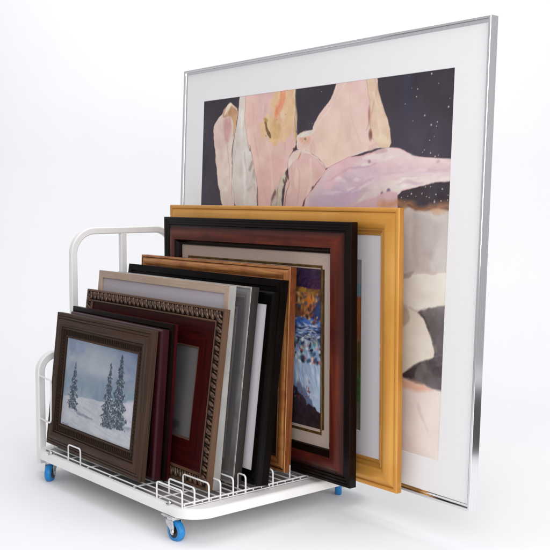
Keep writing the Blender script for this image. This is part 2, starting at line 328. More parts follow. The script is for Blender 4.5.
# ------------------------------------------------------------------ trolley
enamel=mat('white_enamel',(.83,.82,.81),rough=.38,spec=.45,col2=(.84,.83,.82),scale=(5,5,5),bump=.05,bscale=(90,90,90),b_dist=.0006,col3=(.81,.795,.78),s3=14)
enamel_wire=mat('white_wire',(.84,.83,.83),rough=.4,spec=.4,col2=(.76,.74,.74),scale=(30,30,30),bump=.1,bscale=(200,200,200))
pan_m=mat('deck_pan',(.46,.43,.42),rough=.3,spec=.5,col2=(.40,.37,.36),scale=(6,6,6))
chrome=mat('zinc_steel',(.72,.72,.73),rough=.24,metal=1,col2=(.5,.5,.51),scale=(60,60,60),bump=.05)
steel_dk=mat('dull_steel',(.28,.28,.29),rough=.35,metal=1,col2=(.16,.16,.17),scale=(50,50,50))
blue=mat('blue_rubber',(.012,.24,.60),rough=.4,spec=.5,col2=(.010,.19,.50),scale=(60,60,60),bump=.08,bscale=(400,400,400))
blackp=mat('black_plastic',(.012,.012,.014),rough=.35,spec=.4)
DX0,DX1,DY0,DY1=-3.27,-2.292,1.590,2.345; DZ=.107; DB=.0775
T=thing('picture_trolley','white enamelled flat trolley on blue castors carrying the whole row of framed pictures','trolley',((DX0+DX1)/2,(DY0+DY1)/2,0))
OFF=-Vector(T.location)
def rrect(x0,x1,y0,y1,r,n=8):
    o=[]
    for cx,cy,a0 in ((x1-r,y0+r,-90),(x1-r,y1-r,0),(x0+r,y1-r,90),(x0+r,y0+r,180)):
        for k in range(n+1):
            a=math.radians(a0+90*k/n); o.append((cx+r*math.cos(a),cy+r*math.sin(a)))
    return o
# deck: rolled rim round a sunken pan
RX0,RX1,RY0,RY1=-3.20,-2.346,1.612,2.30
b=MB(); rings=[]
def ring(x0,x1,y0,y1,r,z): rings.append([(x,y,z) for x,y in rrect(x0,x1,y0,y1,r)])
ring(DX0+.012,DX1-.012,DY0+.012,DY1-.012,.07,DB)
ring(DX0,DX1,DY0,DY1,.085,DB+.001)
ring(DX0,DX1,DY0,DY1,.085,DZ-.009)
ring(DX0+.0015,DX1-.0015,DY0+.0015,DY1-.0015,.084,DZ-.0045)
ring(DX0+.005,DX1-.005,DY0+.005,DY1-.005,.081,DZ-.001)
ring(DX0+.010,DX1-.010,DY0+.010,DY1-.010,.077,DZ)
ring(RX0-.006,RX1+.006,RY0-.006,RY1+.006,.02,DZ)
ring(RX0-.004,RX1+.004,RY0-.004,RY1+.004,.02,DZ-.003)
ring(RX0-.004,RX1+.004,RY0-.004,RY1+.004,.02,DZ-.022)
k=len(rings[0]); vs=[Vector(p)+OFF for r in rings for p in r]; fs=[]
for i in range(len(rings)-1):
    for j in range(k): fs.append((i*k+j,i*k+(j+1)%k,(i+1)*k+(j+1)%k,(i+1)*k+j))
b.add(vs,fs); deck=b.build('deck',enamel,T,smooth=40)
b=MB(); p=rrect(RX0-.004,RX1+.004,RY0-.004,RY1+.004,.02); k=len(p)
b.add([Vector((x,y,DZ-.022))+OFF for x,y in p]+[Vector((x,y,DZ-.026))+OFF for x,y in p],[tuple(range(k)),tuple(range(2*k-1,k-1,-1))]+[(i,(i+1)%k,k+(i+1)%k,k+i) for i in range(k)])
b.build('pan',pan_m,deck,smooth=0)
# wire rack
WZ=DZ+.006; b=MB(); y=RY0
ys=[]
while y<RY1: ys.append(y); y+=.0315
for y in ys: b.tube([Vector((RX0,y,WZ))+OFF,Vector((RX1,y,WZ))+OFF],.0024,6)
for x in (RX0,-3.04,-2.90,-2.76,-2.615,-2.472,RX1): b.tube([Vector((x,RY0-.003,WZ-.0055))+OFF,Vector((x,RY1+.003,WZ-.0055))+OFF],.0026,6)
b.tube([Vector((RX1,RY0-.003,WZ+.0045))+OFF,Vector((RX1,RY1,WZ+.0045))+OFF],.0026,6)
rack=b.build('wire_rack',enamel_wire,T,smooth=60)
def hoop(x0,x1,y,z0,z1,r=.0032,cr=.010,lean=0):
    pts=[Vector((x0,y,z0))]
    for a in range(0,91,18): pts.append(Vector((x0+cr-cr*math.cos(math.radians(a)),y+lean,z1-cr+cr*math.sin(math.radians(a)))))
    for a in range(90,-1,-18): pts.append(Vector((x1-cr+cr*math.cos(math.radians(a)),y+lean,z1-cr+cr*math.sin(math.radians(a)))))
    pts.append(Vector((x1,y,z0))); return pts
def divider(x0,x1,y,h=.045,lean=0):
    b=MB(); b.tube([p+OFF for p in hoop(x0,x1,y,WZ-.008,WZ+h,lean=lean)],.0027,8); b.build('divider_hoop',enamel_wire,T,smooth=60)
for y in (1.604,1.647,1.698,1.740,1.787): divider(-2.478,RX1,y,.0445 if y<1.66 else .049)
divider(-2.385,RX1,1.834,.048)
divider(-2.476,RX1,1.940,.046)
divider(-2.476,-2.372,2.030,.048)
divider(-3.035,-2.952,1.612,.046)
for y in (1.70,1.80,1.90,2.0): divider(RX0,-3.07,y,.048)
# end panel at the far short side
PX=-3.290; b=MB(); y0,y1,zt,r=1.640,2.225,.428,.060; pts=[(PX,y0,.040),(PX,y0,.2)]
for a in range(0,91,9): pts.append((PX,y0+r-r*math.cos(math.radians(a)),zt-r+r*math.sin(math.radians(a))))
for a in range(90,-1,-9): pts.append((PX,y1-r+r*math.cos(math.radians(a)),zt-r+r*math.sin(math.radians(a))))
pts+=[(PX,y1,.2),(PX,y1,.040)]
b.tube([Vector(p)+OFF for p in pts],.0135,square=(1,0,0))
er=b.build('end_rail',enamel,T,smooth=35)
b=MB(); pts=hoop(0,1,0,0,1)
hp=[(PX+.013,1.632,.205),(-3.190,1.622,.205),(-3.181,1.622,.209),(-3.177,1.622,.218),(-3.172,1.622,.345),(-3.176,1.622,.354),(-3.186,1.622,.358),(PX+.013,1.632,.358)]
b.tube([Vector(p)+OFF for p in hp],.0034,8); b.build('side_hoop',enamel_wire,T,smooth=60)
# handle of flat-sided tube
b=MB(); hx=-3.31; ya,yb,zt,r=1.790,2.228,.868,.085; pts=[(hx,ya,.10),(hx,ya,.4)]
for a in range(0,91,9): pts.append((hx,ya+r-r*math.cos(math.radians(a)),zt-r+r*math.sin(math.radians(a))))
for a in range(90,-1,-9): pts.append((hx,yb-r+r*math.cos(math.radians(a)),zt-r+r*math.sin(math.radians(a))))
pts+=[(hx,yb,.4),(hx,yb,.10)]
b.tube([Vector(p)+OFF for p in pts],.0125,square=(1,0,0))
hd=b.build('handle',enamel,T,smooth=35)
b=MB(); b.tube([Vector((hx,2.000,.10))+OFF,Vector((hx,2.000,zt-.011))+OFF],.0118,square=(1,0,0)); b.build('handle_upright',enamel,hd,smooth=35)
# bolts on the deck
def bolt(x,y,parent=None):
    b=MB(); m=Matrix.Translation(Vector((x,y,DZ))+OFF)
    b.lathe([(.0105,0),(.0105,.0015),(.007,.002),(.007,.006),(.005,.009),(.002,.0105)],m,16); b.build('bolt',chrome,parent or T,smooth=40)
bolt(-2.405,1.600); bolt(-3.140,1.601); bolt(-2.365,2.322); bolt(-3.165,2.322)
# castors
def castor(x,y,dirang,name='castor'):
    """dirang: heading of the wheel's trail in the ground plane"""
    e=bpy.data.objects.new(name,None); COL.objects.link(e); e.parent=T; e.location=Vector((x,y,0))+OFF; e.empty_display_size=.03
    R=Matrix.Rotation(dirang,4,'Z'); r=.0315; tr=.014
    b=MB(); b.box((-.029,-.023,.0735),(.029,.023,.0772),ch=.001)
    for sx_ in(-1,1):
        for sy_ in(-1,1): b.lathe([(.0035,.070),(.0035,.0735)],Matrix.Translation((sx_*.02,sy_*.016,0)),8)
    p=b.build('top_plate',chrome,e,smooth=30)
    b=MB(); b.lathe([(.016,.063),(.0185,.065),(.0185,.0725),(.016,.0735)],Matrix(),24); b.build('swivel_bearing',chrome,e,smooth=40)
    b=MB()
    for s in(-1,1):
        y0=s*.0145; prof=[(-.015,.0645),(.017,.0645),(.023,.046),(.0225,.031),(.0185,.0235),(.0125,.0225),(.0075,.027),(.0025,.040),(-.012,.0525)]
        A=[R@Vector((px,y0,pz)) for px,pz in prof]; B=[R@Vector((px,y0+s*.002,pz)) for px,pz in prof]; k=len(A)
        b.add(A+B,[tuple(range(k)),tuple(range(2*k-1,k-1,-1))]+[(i,(i+1)%k,k+(i+1)%k,k+i) for i in range(k)])
    A=[R@Vector(q) for q in ((-.015,-.0165,.0627),(.017,-.0165,.0627),(.017,.0165,.0627),(-.015,.0165,.0627),(-.015,-.0165,.0647),(.017,-.0165,.0647),(.017,.0165,.0647),(-.015,.0165,.0647))]
    b.add(A,[(0,1,2,3),(7,6,5,4),(0,4,5,1),(1,5,6,2),(2,6,7,3),(3,7,4,0)])
    b.build('fork',chrome,e,smooth=30)
    Wm=R@Matrix.Translation((tr,0,r))@Matrix.Rotation(math.pi/2,4,'X')
    b=MB(); b.lathe([(.019,-.011),(.0265,-.011),(.030,-.0085),(.0312,-.004),(.0315,0),(.0312,.004),(.030,.0085),(.0265,.011),(.019,.011)],Wm,40,closed=True); wh=b.build('wheel',blue,e,smooth=40)
    b=MB(); b.lathe([(.004,-.0105),(.0185,-.0105),(.0195,-.006),(.0195,.006),(.0185,.0105),(.004,.0105)],Wm,32,closed=True); b.build('hub',blackp,wh,smooth=40)
    b=MB(); b.lathe([(.0045,-.0195),(.0065,-.0185),(.0065,-.0165),(.003,-.0163),(.003,.0163),(.0065,.0165),(.0065,.0185),(.0045,.0195)],Wm,6); b.build('axle_bolt',chrome,wh,smooth=30)
    return e
castor(-2.396,1.606,math.radians(5)); castor(-3.183,1.624,math.radians(-48)); castor(-2.425,2.290,math.radians(-42)); castor(-3.17,2.29,math.radians(80))

# ------------------------------------------------------------------ frames
FR={
 'winter':(-2.5860,1.6122,-0.0263,0.1145,0.6453,0.4637,0.0195,0.1271),
 'burgundy':(-2.5701,1.6478,-0.0456,0.0825,0.6282,0.4619,0.0273,0.1301),
 'red':(-2.5630,1.6838,-0.0327,0.0776,0.6686,0.4842,0.0205,0.1217),
 'rope':(-2.3785,1.7123,-0.0238,0.1322,0.8550,0.5392,0.0198,0.1286),
 'beige':(-2.3912,1.7446,-0.0260,0.1081,0.8051,0.6128,0.0248,0.1220),
 'silverleaf':(-2.3834,1.8151,-0.0164,0.1206,0.8000,0.6008,0.0292,0.1269),
 'whitemat':(-2.3210,1.8553,-0.0159,0.1202,0.8000,0.5848,0.0200,0.1291),
 'black':(-2.3363,1.8847,-0.0408,0.1287,0.9396,0.6269,0.0278,0.1220),
 'copper':(-2.3704,2.0060,-0.0100,0.0377,0.8700,0.6450,0.0260,0.1330),
 'mahogany':(-2.1403,2.0679,0.0060,0.0004,0.9805,0.7975,0.0270,0.1229),
 'gold':(-2.0138,2.1379,-0.0056,0.0004,1.1902,0.8397,0.0195,0.1234),
 'chromeframe':(-1.7706,2.1726,-0.0505,0.0414,1.5767,1.3680,0.0294,0.1205),
}
GROUP='framed pictures standing in a row on the trolley'
def frame_root(key,name,label,cat='framed picture'):
    X,Y,yw,ln,W,H,T_,z=FR[key]
    e=thing(name,label,cat,(X-math.cos(yw)*W/2,Y-math.sin(yw)*W/2,z),GROUP); e.rotation_euler=(-ln,0,yw)
    return e,W,H,T_
def moulding(e,W,H,prof,mats,name='moulding',i0=0.0,smooth=28):
    """prof: closed ring of (inset from outer edge, depth y, material index of the face to the next point); mitred at four corners"""
    b=MB(); P=prof; k=len(P); cor=[]
    for sx_,sz in ((-1,0),(1,0),(1,1),(-1,1)):
        cor.append([Vector((sx_*(W/2-i0-p[0]), p[1], (i0+p[0]) if sz==0 else H-i0-p[0])) for p in P])
    d=[0]
    for i in range(k): d.append(d[-1]+math.hypot(P[(i+1)%k][0]-P[i][0],P[(i+1)%k][1]-P[i][1]))
    for s in range(4):
        A=cor[s];B=cor[(s+1)%4]; Ls=(B[0]-A[0]).length; u0=s*2.3
        for i in range(k):
            j=(i+1)%k
            b.add([A[i],B[i],B[j],A[j]],[(0,1,2,3)],P[i][2] if len(P[i])>2 else 0,[[(u0,d[i]),(u0+Ls,d[i]),(u0+Ls,d[i+1]),(u0,d[i+1])]])
    # weld shared corner vertices
    o=b.build(name,mats,e,smooth=0)
    bm=bmesh.new(); bm.from_mesh(o.data); bmesh.ops.remove_doubles(bm,verts=bm.verts,dist=1e-6); bmesh.ops.recalc_face_normals(bm,faces=bm.faces); bm.to_mesh(o.data); bm.free()
    o.data.polygons.foreach_set('use_smooth',[True]*len(o.data.polygons)); o.data.set_sharp_from_angle(angle=math.radians(smooth))
    return o
def sheet(e,W,H,ins,y,t,m,name,hole=None):
    """flat board with thickness; hole=(left,right,bottom,top) cuts a bevelled window (a mat)"""
    x0,x1,z0,z1=-W/2+ins,W/2-ins,ins,H-ins; b=MB()
    if not hole: b.box((x0,y,z0),(x1,y+t,z1)); return b.build(name,m,e,smooth=0)
    a,c,d,f=hole; O=[(x0,z0),(x1,z0),(x1,z1),(x0,z1)]; I=[(a,d),(c,d),(c,f),(a,f)]; q=t*.8; J=[(a+q,d+q),(c-q,d+q),(c-q,f-q),(a+q,f-q)]
    vs=[(x,y,z) for x,z in O]+[(x,y,z) for x,z in I]+[(x,y+t,z) for x,z in J]+[(x,y+t,z) for x,z in O]
    fs=[];mi=[]
    for i in range(4):
        j=(i+1)%4; fs+=[(i,j,4+j,4+i),(4+i,4+j,8+j,8+i),(8+i,8+j,12+j,12+i),(12+i,12+j,j,i)]
    b.add(vs,fs); return b.build(name,m,e,smooth=0)
def arc(x0,y0,x1,y1,h,n=6,mi=0):
    """bulging run of profile points from (x0,y0) to just before (x1,y1)"""
    o=[];dx,dy=x1-x0,y1-y0;L_=math.hypot(dx,dy); nx_,ny_=dy/L_,-dx/L_
    for i in range(n):
        t=i/n; s=math.sin(math.pi*t)*h; o.append((x0+dx*t+nx_*s,y0+dy*t+ny_*s,mi))
    return o
board=mat('backing_board',(.32,.24,.16),rough=.8,spec=.2,scale=(30,30,30))
def backing(e,W,H,T_,ins=.012): sheet(e,W,H,ins,T_-.003,.0025,board,'backing_board')

def wood(name,c,c2,rough=.35,spec=.4,al=5,ac=420,bump=.25,coat=0,col3=None,s3=6,rv=.15,metal=0):
    return mat(name,rgb(*c),rough=rough,spec=spec,col2=rgb(*c2),scale=(al,ac,1),coord='UV',bump=bump,coat=coat,col3=rgb(*col3) if col3 else None,s3=s3,rvar=rv,metal=metal,b_dist=.0012)

# 1 ---- winter landscape in a grooved brown frame
e,W,H,T_=frame_root('winter','winter_picture','snowy landscape painting with fir trees in grooved grey-brown wooden frame, frontmost')
m1=wood('grey_brown_wood',(76,57,46),(47,34,27),rough=.5,spec=.12,ac=300,bump=.5,col3=(68,47,36))
m1b=wood('dark_groove_wood',(54,36,27),(31,20,15),rough=.55,spec=.1,ac=300,bump=.5)
pr=[(0,T_),(0,.0015,0),(.0015,0,0)]+[(.010,-.0005,1),(.0115,.0012,0),(.013,-.0010,0),(.019,-.002,1),(.0205,-.0005,0),(.022,-.003,0)]+arc(.022,-.003,.046,-.002,.003,6,0)+[(.046,-.002,1),(.048,.002,1),(.050,.0015,0),(.054,-.001,1),(.056,.003,1),(.074,.004,0),(.077,.0015,0),(.080,.002,1),(.082,.0065,1),(.082,T_,1)]
pr=[p if len(p)==3 else (*p,0) for p in pr]; moulding(e,W,H,pr,[m1,m1b])
b=MB()
def runs(W,H,ins,step):
    xs0,xs1,zs0,zs1=-W/2+ins,W/2-ins,ins,H-ins; o=[]
    n=int((xs1-xs0)/step); 
    for i in range(n): x=xs0+(i+.5)*(xs1-xs0)/n; o.append((Vector((x,0,zs1)),0)); o.append((Vector((x,0,zs0)),0))
    n=int((zs1-zs0)/step)
    for i in range(n): z=zs0+(i+.5)*(zs1-zs0)/n; o.append((Vector((xs0,0,z)),1)); o.append((Vector((xs1,0,z)),1))
    return o
for p,v in runs(W,H,.065,.0115):
    al=Vector((1,0,0)) if not v else Vector((0,0,1)); ac=Vector((0,0,1)) if not v else Vector((1,0,0))
    al,ac=(al+ac*.9).normalized(),(ac-al*.35).normalized()
    b.ell(p+Vector((0,.003,0)),(al*.0052,Vector((0,.0032,0)),ac*.0075),0,6,5)
b.build('carved_border',m1b,e,smooth=50)
cv=Canvas(380,260,.4830,.3244,(152,163,177))
U,V=cv.U,cv.V
def tint(cv,mask,col): cv.C+= (np.array(col)/255.-cv.C)*np.clip(mask,0,1)[...,None]
tint(cv,noise(U,V,4,5,11,4)*2.6-1.0,(124,136,164)); tint(cv,noise(U,V,5,7,19,4)*2.4-1.2,(182,188,196)); tint(cv,(1-np.clip(np.hypot((U-.42)/.4,(V-.72)/.28),0,1))*.8,(182,188,196))
cv.shape(P1['cloud_a'],(128,143,172),(150,160,184),soft=.09,wob=.03,ns=5); cv.shape(P1['cloud_b'],(112,130,160),(140,152,176),soft=.12,wob=.03,ns=5)
tint(cv,np.clip((V-.86)/.14,0,1)*np.clip(U*1.3,0,1)*.5,(112,130,162)); tint(cv,np.clip(.5-np.abs(V-.96)/.05,0,1)*np.clip(1-np.abs(U-.3)/.3,0,1),(190,188,196))
tint(cv,np.clip(1-np.abs(V-.52)/.16,0,1)*.9,(134,154,170)); 
r=np.random.default_rng(3); D=[]
for i in range(150):
    u=r.random(); h=.03+.10*r.random()**2*(1.2 if .15<u<.75 else .6); base=.40+.1*u
    D.append((u,base+h*.5,.004+.004*r.random(),h*.5,0,*( (118,142,160) if r.random()<.6 else (148,164,178)),.35))
cv.dots(D)
cv.shape(P1['snow'],(206,206,212),(186,189,199),soft=.012,wob=.006,ns=6,smooth=1)
cv.shape(P1['hill_r'],(206,206,216),soft=.02,wob=.006)
D=[]
for i in range(120):
    u=r.random(); v=r.random()*.36; D.append((u,v,.04+.08*r.random(),.004+.004*r.random(),-.15+r.normal()*.06,*((166,172,186) if r.random()<.5 else (212,212,218)),.35))
cv.dots(D)
cv.shape(P1['shadow'],(128,132,144),(150,152,164),soft=.02,wob=.01); cv.shape(P1['base'],(140,146,158),(160,166,178),soft=.03,wob=.01)
cv.shape([(.60,.43),(.68,.45),(.83,.46),(.98,.5),(.99,.57),(.6,.5)],(126,148,164),(140,160,174),soft=.04,alpha=.6)
def fir(apex,base,wl,wr,n,seed):
    r=np.random.default_rng(seed); D=[]; hgt=apex[1]-base
    for i in range(60): t=i/59; D.append((apex[0]+t*(base*0),apex[1]-t*hgt*.8,.004,.012,0,66,76,94,.75))
    for i in range(n):
        t=r.random()**.62; wid=(wl+wr)/2*(.10+.95*t**1.05); x=apex[0]+(wr-wl)/2*t+ (r.random()*2-1)*wid*(.75+.25*math.sin(t*38)); y=apex[1]-t*hgt
        q=r.random(); c=(44,58,72) if q<.40 else (62,78,94) if q<.70 else (96,110,126) if q<.86 else (160,168,182) if q<.97 else (206,208,216)
        D.append((x,y,.0045+.006*r.random(),.0025+.003*r.random(),(-.5 if x>apex[0] else .5)+r.normal()*.4,*c,.85))
    cv.dots(D)
fir((.158,.716),.235,.10,.09,520,1); fir((.655,.800),.172,.105,.10,900,2); fir((.792,.912),.195,.125,.135,1300,3)
cv.dots([(.035+i*.017,.052+.004*math.sin(i*2.1),.006,.004,i*1.1,60,72,100,.8) for i in range(6)])
cv.build('painting',art_mat('oil_paint',.5,bump=.35,bs=260),e,W/2-.565,.0686,.008,gain=0.84)
backing(e,W,H,T_)

# 2 ---- plain burgundy frame
e,W,H,T_=frame_root('burgundy','burgundy_picture','picture in a plain rounded burgundy frame, directly behind the winter landscape')
mb=wood('burgundy_lacquer',(58,16,24),(38,10,15),rough=.3,spec=.22,ac=120,bump=.05); mbl=mat('gap_shade_black',rgb(12,5,5),rough=.4,spec=.06)  # near-black inner face and mat: shade of the gap put into their colour
grey_pic=mat('grey_print',rgb(120,118,120),rough=.4,col2=rgb(80,78,80),scale=(5,5,5))
pr=[(0,T_,0),(0,.006,0)]+arc(0,.006,.012,0,.0025,5,0)+[(.012,0,0),(.030,.002,1),(.034,.008,1),(.034,T_,1)]; moulding(e,W,H,pr,[mb,mbl])
matw=mat('ivory_mat',rgb(196,190,182),rough=.85,spec=.15,scale=(80,80,80),var=.05,bump=.05)
sheet(e,W,H,.030,.010,.003,mbl,'mat',(-.2,.2,.1,H-.1)); sheet(e,W,H,.032,.0145,.002,grey_pic,'print'); backing(e,W,H,T_)

# 3 ---- darker red frame
e,W,H,T_=frame_root('red','dark_red_picture','narrow blackish frame with dark red side edge, between the burgundy and the rope-edged frames')
mr_=wood('dark_red_lacquer',(68,10,18),(44,6,12),rough=.3,spec=.25,ac=120,bump=.05); mrd=wood('brown_black_wood',(26,13,11),(15,7,6),rough=.4,spec=.06)
pr=[(0,T_,0),(0,.010,1),(0,.001,1),(.002,0,1),(.014,-.002,1),(.018,.003,1),(.032,.003,1),(.036,.008,1),(.036,T_,1)]; moulding(e,W,H,pr,[mr_,mrd])
sheet(e,W,H,.032,.010,.002,matw,'mat',(-.22,.22,.1,H-.1)); sheet(e,W,H,.033,.0125,.0015,grey_pic,'print'); backing(e,W,H,T_,.01)

# 4 ---- rope-edged frame with a wide oxblood slip
e,W,H,T_=frame_root('rope','rope_edged_picture','grey print in a wide oxblood frame with a ribbed bronze rope border')
mo=wood('oxblood_wood',(60,10,10),(40,6,6),rough=.4,spec=.08,ac=90,bump=.06); mbz=wood('bronze_brown',(100,70,49),(74,50,35),rough=.42,spec=.3,bump=.2,col3=(92,66,48)); mrope=mat('bronze_rope',rgb(98,70,50),rough=.25,metal=.3,spec=.6,col2=rgb(52,35,25),scale=(90,90,90),bump=.2)
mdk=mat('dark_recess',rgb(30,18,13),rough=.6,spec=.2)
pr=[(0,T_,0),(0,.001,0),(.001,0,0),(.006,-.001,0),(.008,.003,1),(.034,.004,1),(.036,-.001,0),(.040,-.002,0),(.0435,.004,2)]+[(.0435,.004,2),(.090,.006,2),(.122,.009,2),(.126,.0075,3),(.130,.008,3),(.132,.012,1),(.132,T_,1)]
mgf=wood('dull_gilt',(104,84,66),(70,52,40),rough=.35,metal=.2)
moulding(e,W,H,[pr[i] for i in range(len(pr)) if i==0 or pr[i]!=pr[i-1]],[mbz,mdk,mo,mgf])
b=MB()
for p,v in runs(W,H,.021,.0265):
    al=Vector((1,0,0)) if not v else Vector((0,0,1)); ac=Vector((0,0,1)) if not v else Vector((1,0,0))
    s=.42+.05*random.random(); a2=(al*.95+ac*s).normalized(); c2=(ac-al*s).normalized(); k=.93+.14*random.random()
    b.ell(p+Vector((0,.0010,0)),(a2*.0074*k,Vector((0,.0085,0)),c2*.0160*k),0,12,9)
    b.ell(p+al*.0130+ac*.004+Vector((0,.0020,0)),(a2*.0030,Vector((0,.0060,0)),c2*.0120),0,8,6)
b.build('rope_border',mrope,e,smooth=60)
cv=Canvas(160,110,W-.26,H-.26,(96,92,94)); cv.wash(.10,4,3,77); tint(cv,np.clip((cv.U-.86)/.08,0,1)*.5,(132,128,128))
cv.shape([(.62,.05),(.9,.08),(.88,.16),(.7,.13)],(70,66,66),soft=.03,wob=.02); cv.shape([(.1,.1),(.5,.1),(.45,.5),(.15,.45)],(76,72,76),soft=.08,wob=.03)
cv.build('print',art_mat('print_under_glass',.4,coat=.5,coat_rough=.12,bump=.02),e,-(W-.26)/2,.130,.0125,gain=.75)
backing(e,W,H,T_,.01)

# 5 ---- pale beige frame, lavender grey mat
e,W,H,T_=frame_root('beige','beige_picture','thin flat beige frame with a lavender-grey mat and pale silvery edge, behind the rope-edged frame')
mbe=wood('beige_wood',(180,158,140),(164,142,126),rough=.5,spec=.3,ac=120,bump=.12,col3=(166,144,126)); msv=mat('worn_silver_edge',rgb(162,161,158),rough=.4,metal=.35,col2=rgb(140,139,137),scale=(30,30,4),coord='Object',bump=.05,col3=rgb(132,130,126),s3=7)
lav=mat('lavender_mat',rgb(176,168,174),rough=.85,spec=.15,col2=rgb(174,166,172),scale=(200,200,200),bump=.05)
pr=[(0,T_,1),(0,.0015,0),(.0015,0,0),(.0245,0,0),(.026,.0015,0),(.026,.007,0),(.026,T_,0)]; moulding(e,W,H,pr,[mbe,msv])
sheet(e,W,H,.024,.008,.003,lav,'mat',(-.26,.26,.13,H-.13)); sheet(e,W,H,.025,.012,.002,grey_pic,'print'); backing(e,W,H,T_)

# 6 ---- worn silver frame with charcoal side
e,W,H,T_=frame_root('silverleaf','worn_silver_picture','worn silver-grey frame with a charcoal outer side, just behind the flat beige frame')
msl=wood('silver_leaf',(136,135,137),(116,115,118),rough=.4,spec=.4,al=3,ac=60,bump=.12,metal=.15,col3=(98,96,98),s3=8); mch=wood('charcoal_side',(54,48,46),(40,35,34),rough=.5,spec=.2); mhl=mat('silver_lip',rgb(184,180,176),rough=.35,metal=.3,col2=rgb(150,146,142),scale=(10,10,14))
mmid=wood('pewter_leaf',(118,118,123),(104,104,110),rough=.45,spec=.3,al=3,ac=60,bump=.1,metal=.1,col3=(124,118,110),s3=9)
pr=[(0,T_,1),(0,.001,2),(.001,0,2),(.005,-.001,2),(.007,.002,0)]+arc(.007,.002,.030,.001,.003,5,0)+[(.030,.001,2),(.034,.003,3),(.066,.006,3),(.070,.004,2),(.074,.005,2),(.076,.010,3),(.076,T_,3)]
moulding(e,W,H,pr,[msl,mch,mhl,mmid])
sheet(e,W,H,.072,.011,.003,lav,'mat',(-.22,.22,.15,H-.15)); sheet(e,W,H,.073,.015,.002,grey_pic,'print'); backing(e,W,H,T_)

# 7 ---- narrow black frame, white mat
e,W,H,T_=frame_root('whitemat','narrow_black_picture','white-matted picture in narrow glossy black frame, just in front of the broad black frame')
mbk=wood('black_gloss',(10,7,6),(5,3,3),rough=.22,spec=.12,ac=80,bump=.04); mbks=wood('black_satin',(15,8,6),(8,4,3),rough=.4,spec=.05,ac=160,bump=.12,col3=(19,12,11))
wm=mat('white_mat',rgb(222,216,222),rough=.85,spec=.15,col2=rgb(219,213,219),scale=(200,200,200),bump=.05)
pr=[(0,T_),(0,.002)]+arc(0,.002,.016,-.002,.002,4)+[(.016,-.002),(.020,.002),(.036,.003),(.040,.006),(.040,T_)]; moulding(e,W,H,[(p[0],p[1],0) for p in pr],[mbk])
sheet(e,W,H,.036,.0075,.003,wm,'mat',(-.24,.24,.14,H-.14)); sheet(e,W,H,.037,.0115,.002,grey_pic,'print'); backing(e,W,H,T_)

# 8 ---- large black frame
e,W,H,T_=frame_root('black','large_black_picture','broad black stepped frame standing directly in front of the copper-gold frame')
pr=[(0,T_),(0,.001),(.001,0),(.022,-.001),(.025,.004),(.040,.005),(.044,.001),(.060,0),(.075,.006),(.100,.010),(.104,.013),(.104,T_)]; moulding(e,W,H,[(p[0],p[1],0) for p in pr],[mbks])
sheet(e,W,H,.100,.015,.002,mat('black_mat',rgb(16,12,12),rough=.8,spec=.1),'mat',(-.25,.25,.17,H-.17)); sheet(e,W,H,.101,.018,.002,grey_pic,'print'); backing(e,W,H,T_)

# 9 ---- copper gold frame
e,W,H,T_=frame_root('copper','copper_gold_picture','picture in a rubbed copper-gold moulding, leaning on the mahogany frame')
mc=wood('rubbed_copper_gold',(206,142,78),(156,94,50),rough=.33,spec=.5,al=8,ac=220,bump=.3,metal=.3,col3=(156,88,48),s3=22); mcs=wood('copper_side',(150,86,46),(114,60,32),rough=.35,spec=.4,al=8,ac=150,bump=.2,metal=.2,col3=(104,54,32),s3=18)
mct=wood('copper_bole',(124,66,48),(90,44,34),rough=.35,spec=.45,metal=.3,col3=(150,90,60),s3=15); mcd=wood('dark_umber_slip',(52,34,24),(34,20,15),rough=.5,spec=.25)
pr=[(0,T_,1),(0,.002,0),(.0015,0,0),(.007,-.0005,3),(.009,.0025,0)]+arc(.009,.0025,.036,0,.0065,8,0)+[(.036,0,0),(.040,.0035,0),(.044,.001,3),(.047,.002,3),(.050,.008,3),(.080,.011,0),(.083,.0095,0),(.086,.013,3),(.086,T_,3)]
moulding(e,W,H,pr,[mc,mcs,mct,mcd])
sheet(e,W,H,.083,.015,.003,mat('umber_mat',rgb(60,48,38),rough=.8,spec=.15),'mat',(-.25,.25,.17,H-.17)); sheet(e,W,H,.084,.019,.002,grey_pic,'print'); backing(e,W,H,T_)

# 10 ---- mahogany frame, abstract painting
e,W,H,T_=frame_root('mahogany','mahogany_picture','blue figure painting with beige mat in red-brown mahogany frame with black stepped outer edge')
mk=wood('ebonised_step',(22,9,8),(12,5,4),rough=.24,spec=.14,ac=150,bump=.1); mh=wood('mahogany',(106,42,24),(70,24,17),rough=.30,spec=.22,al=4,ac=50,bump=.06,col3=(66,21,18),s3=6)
mbg=mat('beige_mat',rgb(182,162,150),rough=.85,spec=.15,col2=rgb(178,158,146),scale=(200,200,200),bump=.05)
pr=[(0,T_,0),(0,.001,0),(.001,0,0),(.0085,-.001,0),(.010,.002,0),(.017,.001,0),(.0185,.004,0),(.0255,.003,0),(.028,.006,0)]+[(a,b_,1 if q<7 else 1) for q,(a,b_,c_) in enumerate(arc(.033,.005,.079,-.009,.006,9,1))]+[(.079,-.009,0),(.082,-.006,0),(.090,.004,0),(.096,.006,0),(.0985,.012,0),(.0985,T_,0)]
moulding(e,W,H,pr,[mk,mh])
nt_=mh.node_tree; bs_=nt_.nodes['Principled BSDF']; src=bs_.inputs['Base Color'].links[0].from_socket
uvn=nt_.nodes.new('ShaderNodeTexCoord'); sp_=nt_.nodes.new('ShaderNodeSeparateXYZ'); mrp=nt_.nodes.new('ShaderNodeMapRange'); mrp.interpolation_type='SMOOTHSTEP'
mrp.inputs[1].default_value=.058; mrp.inputs[2].default_value=.094; nt_.links.new(uvn.outputs['UV'],sp_.inputs[0]); nt_.links.new(sp_.outputs[1],mrp.inputs[0])
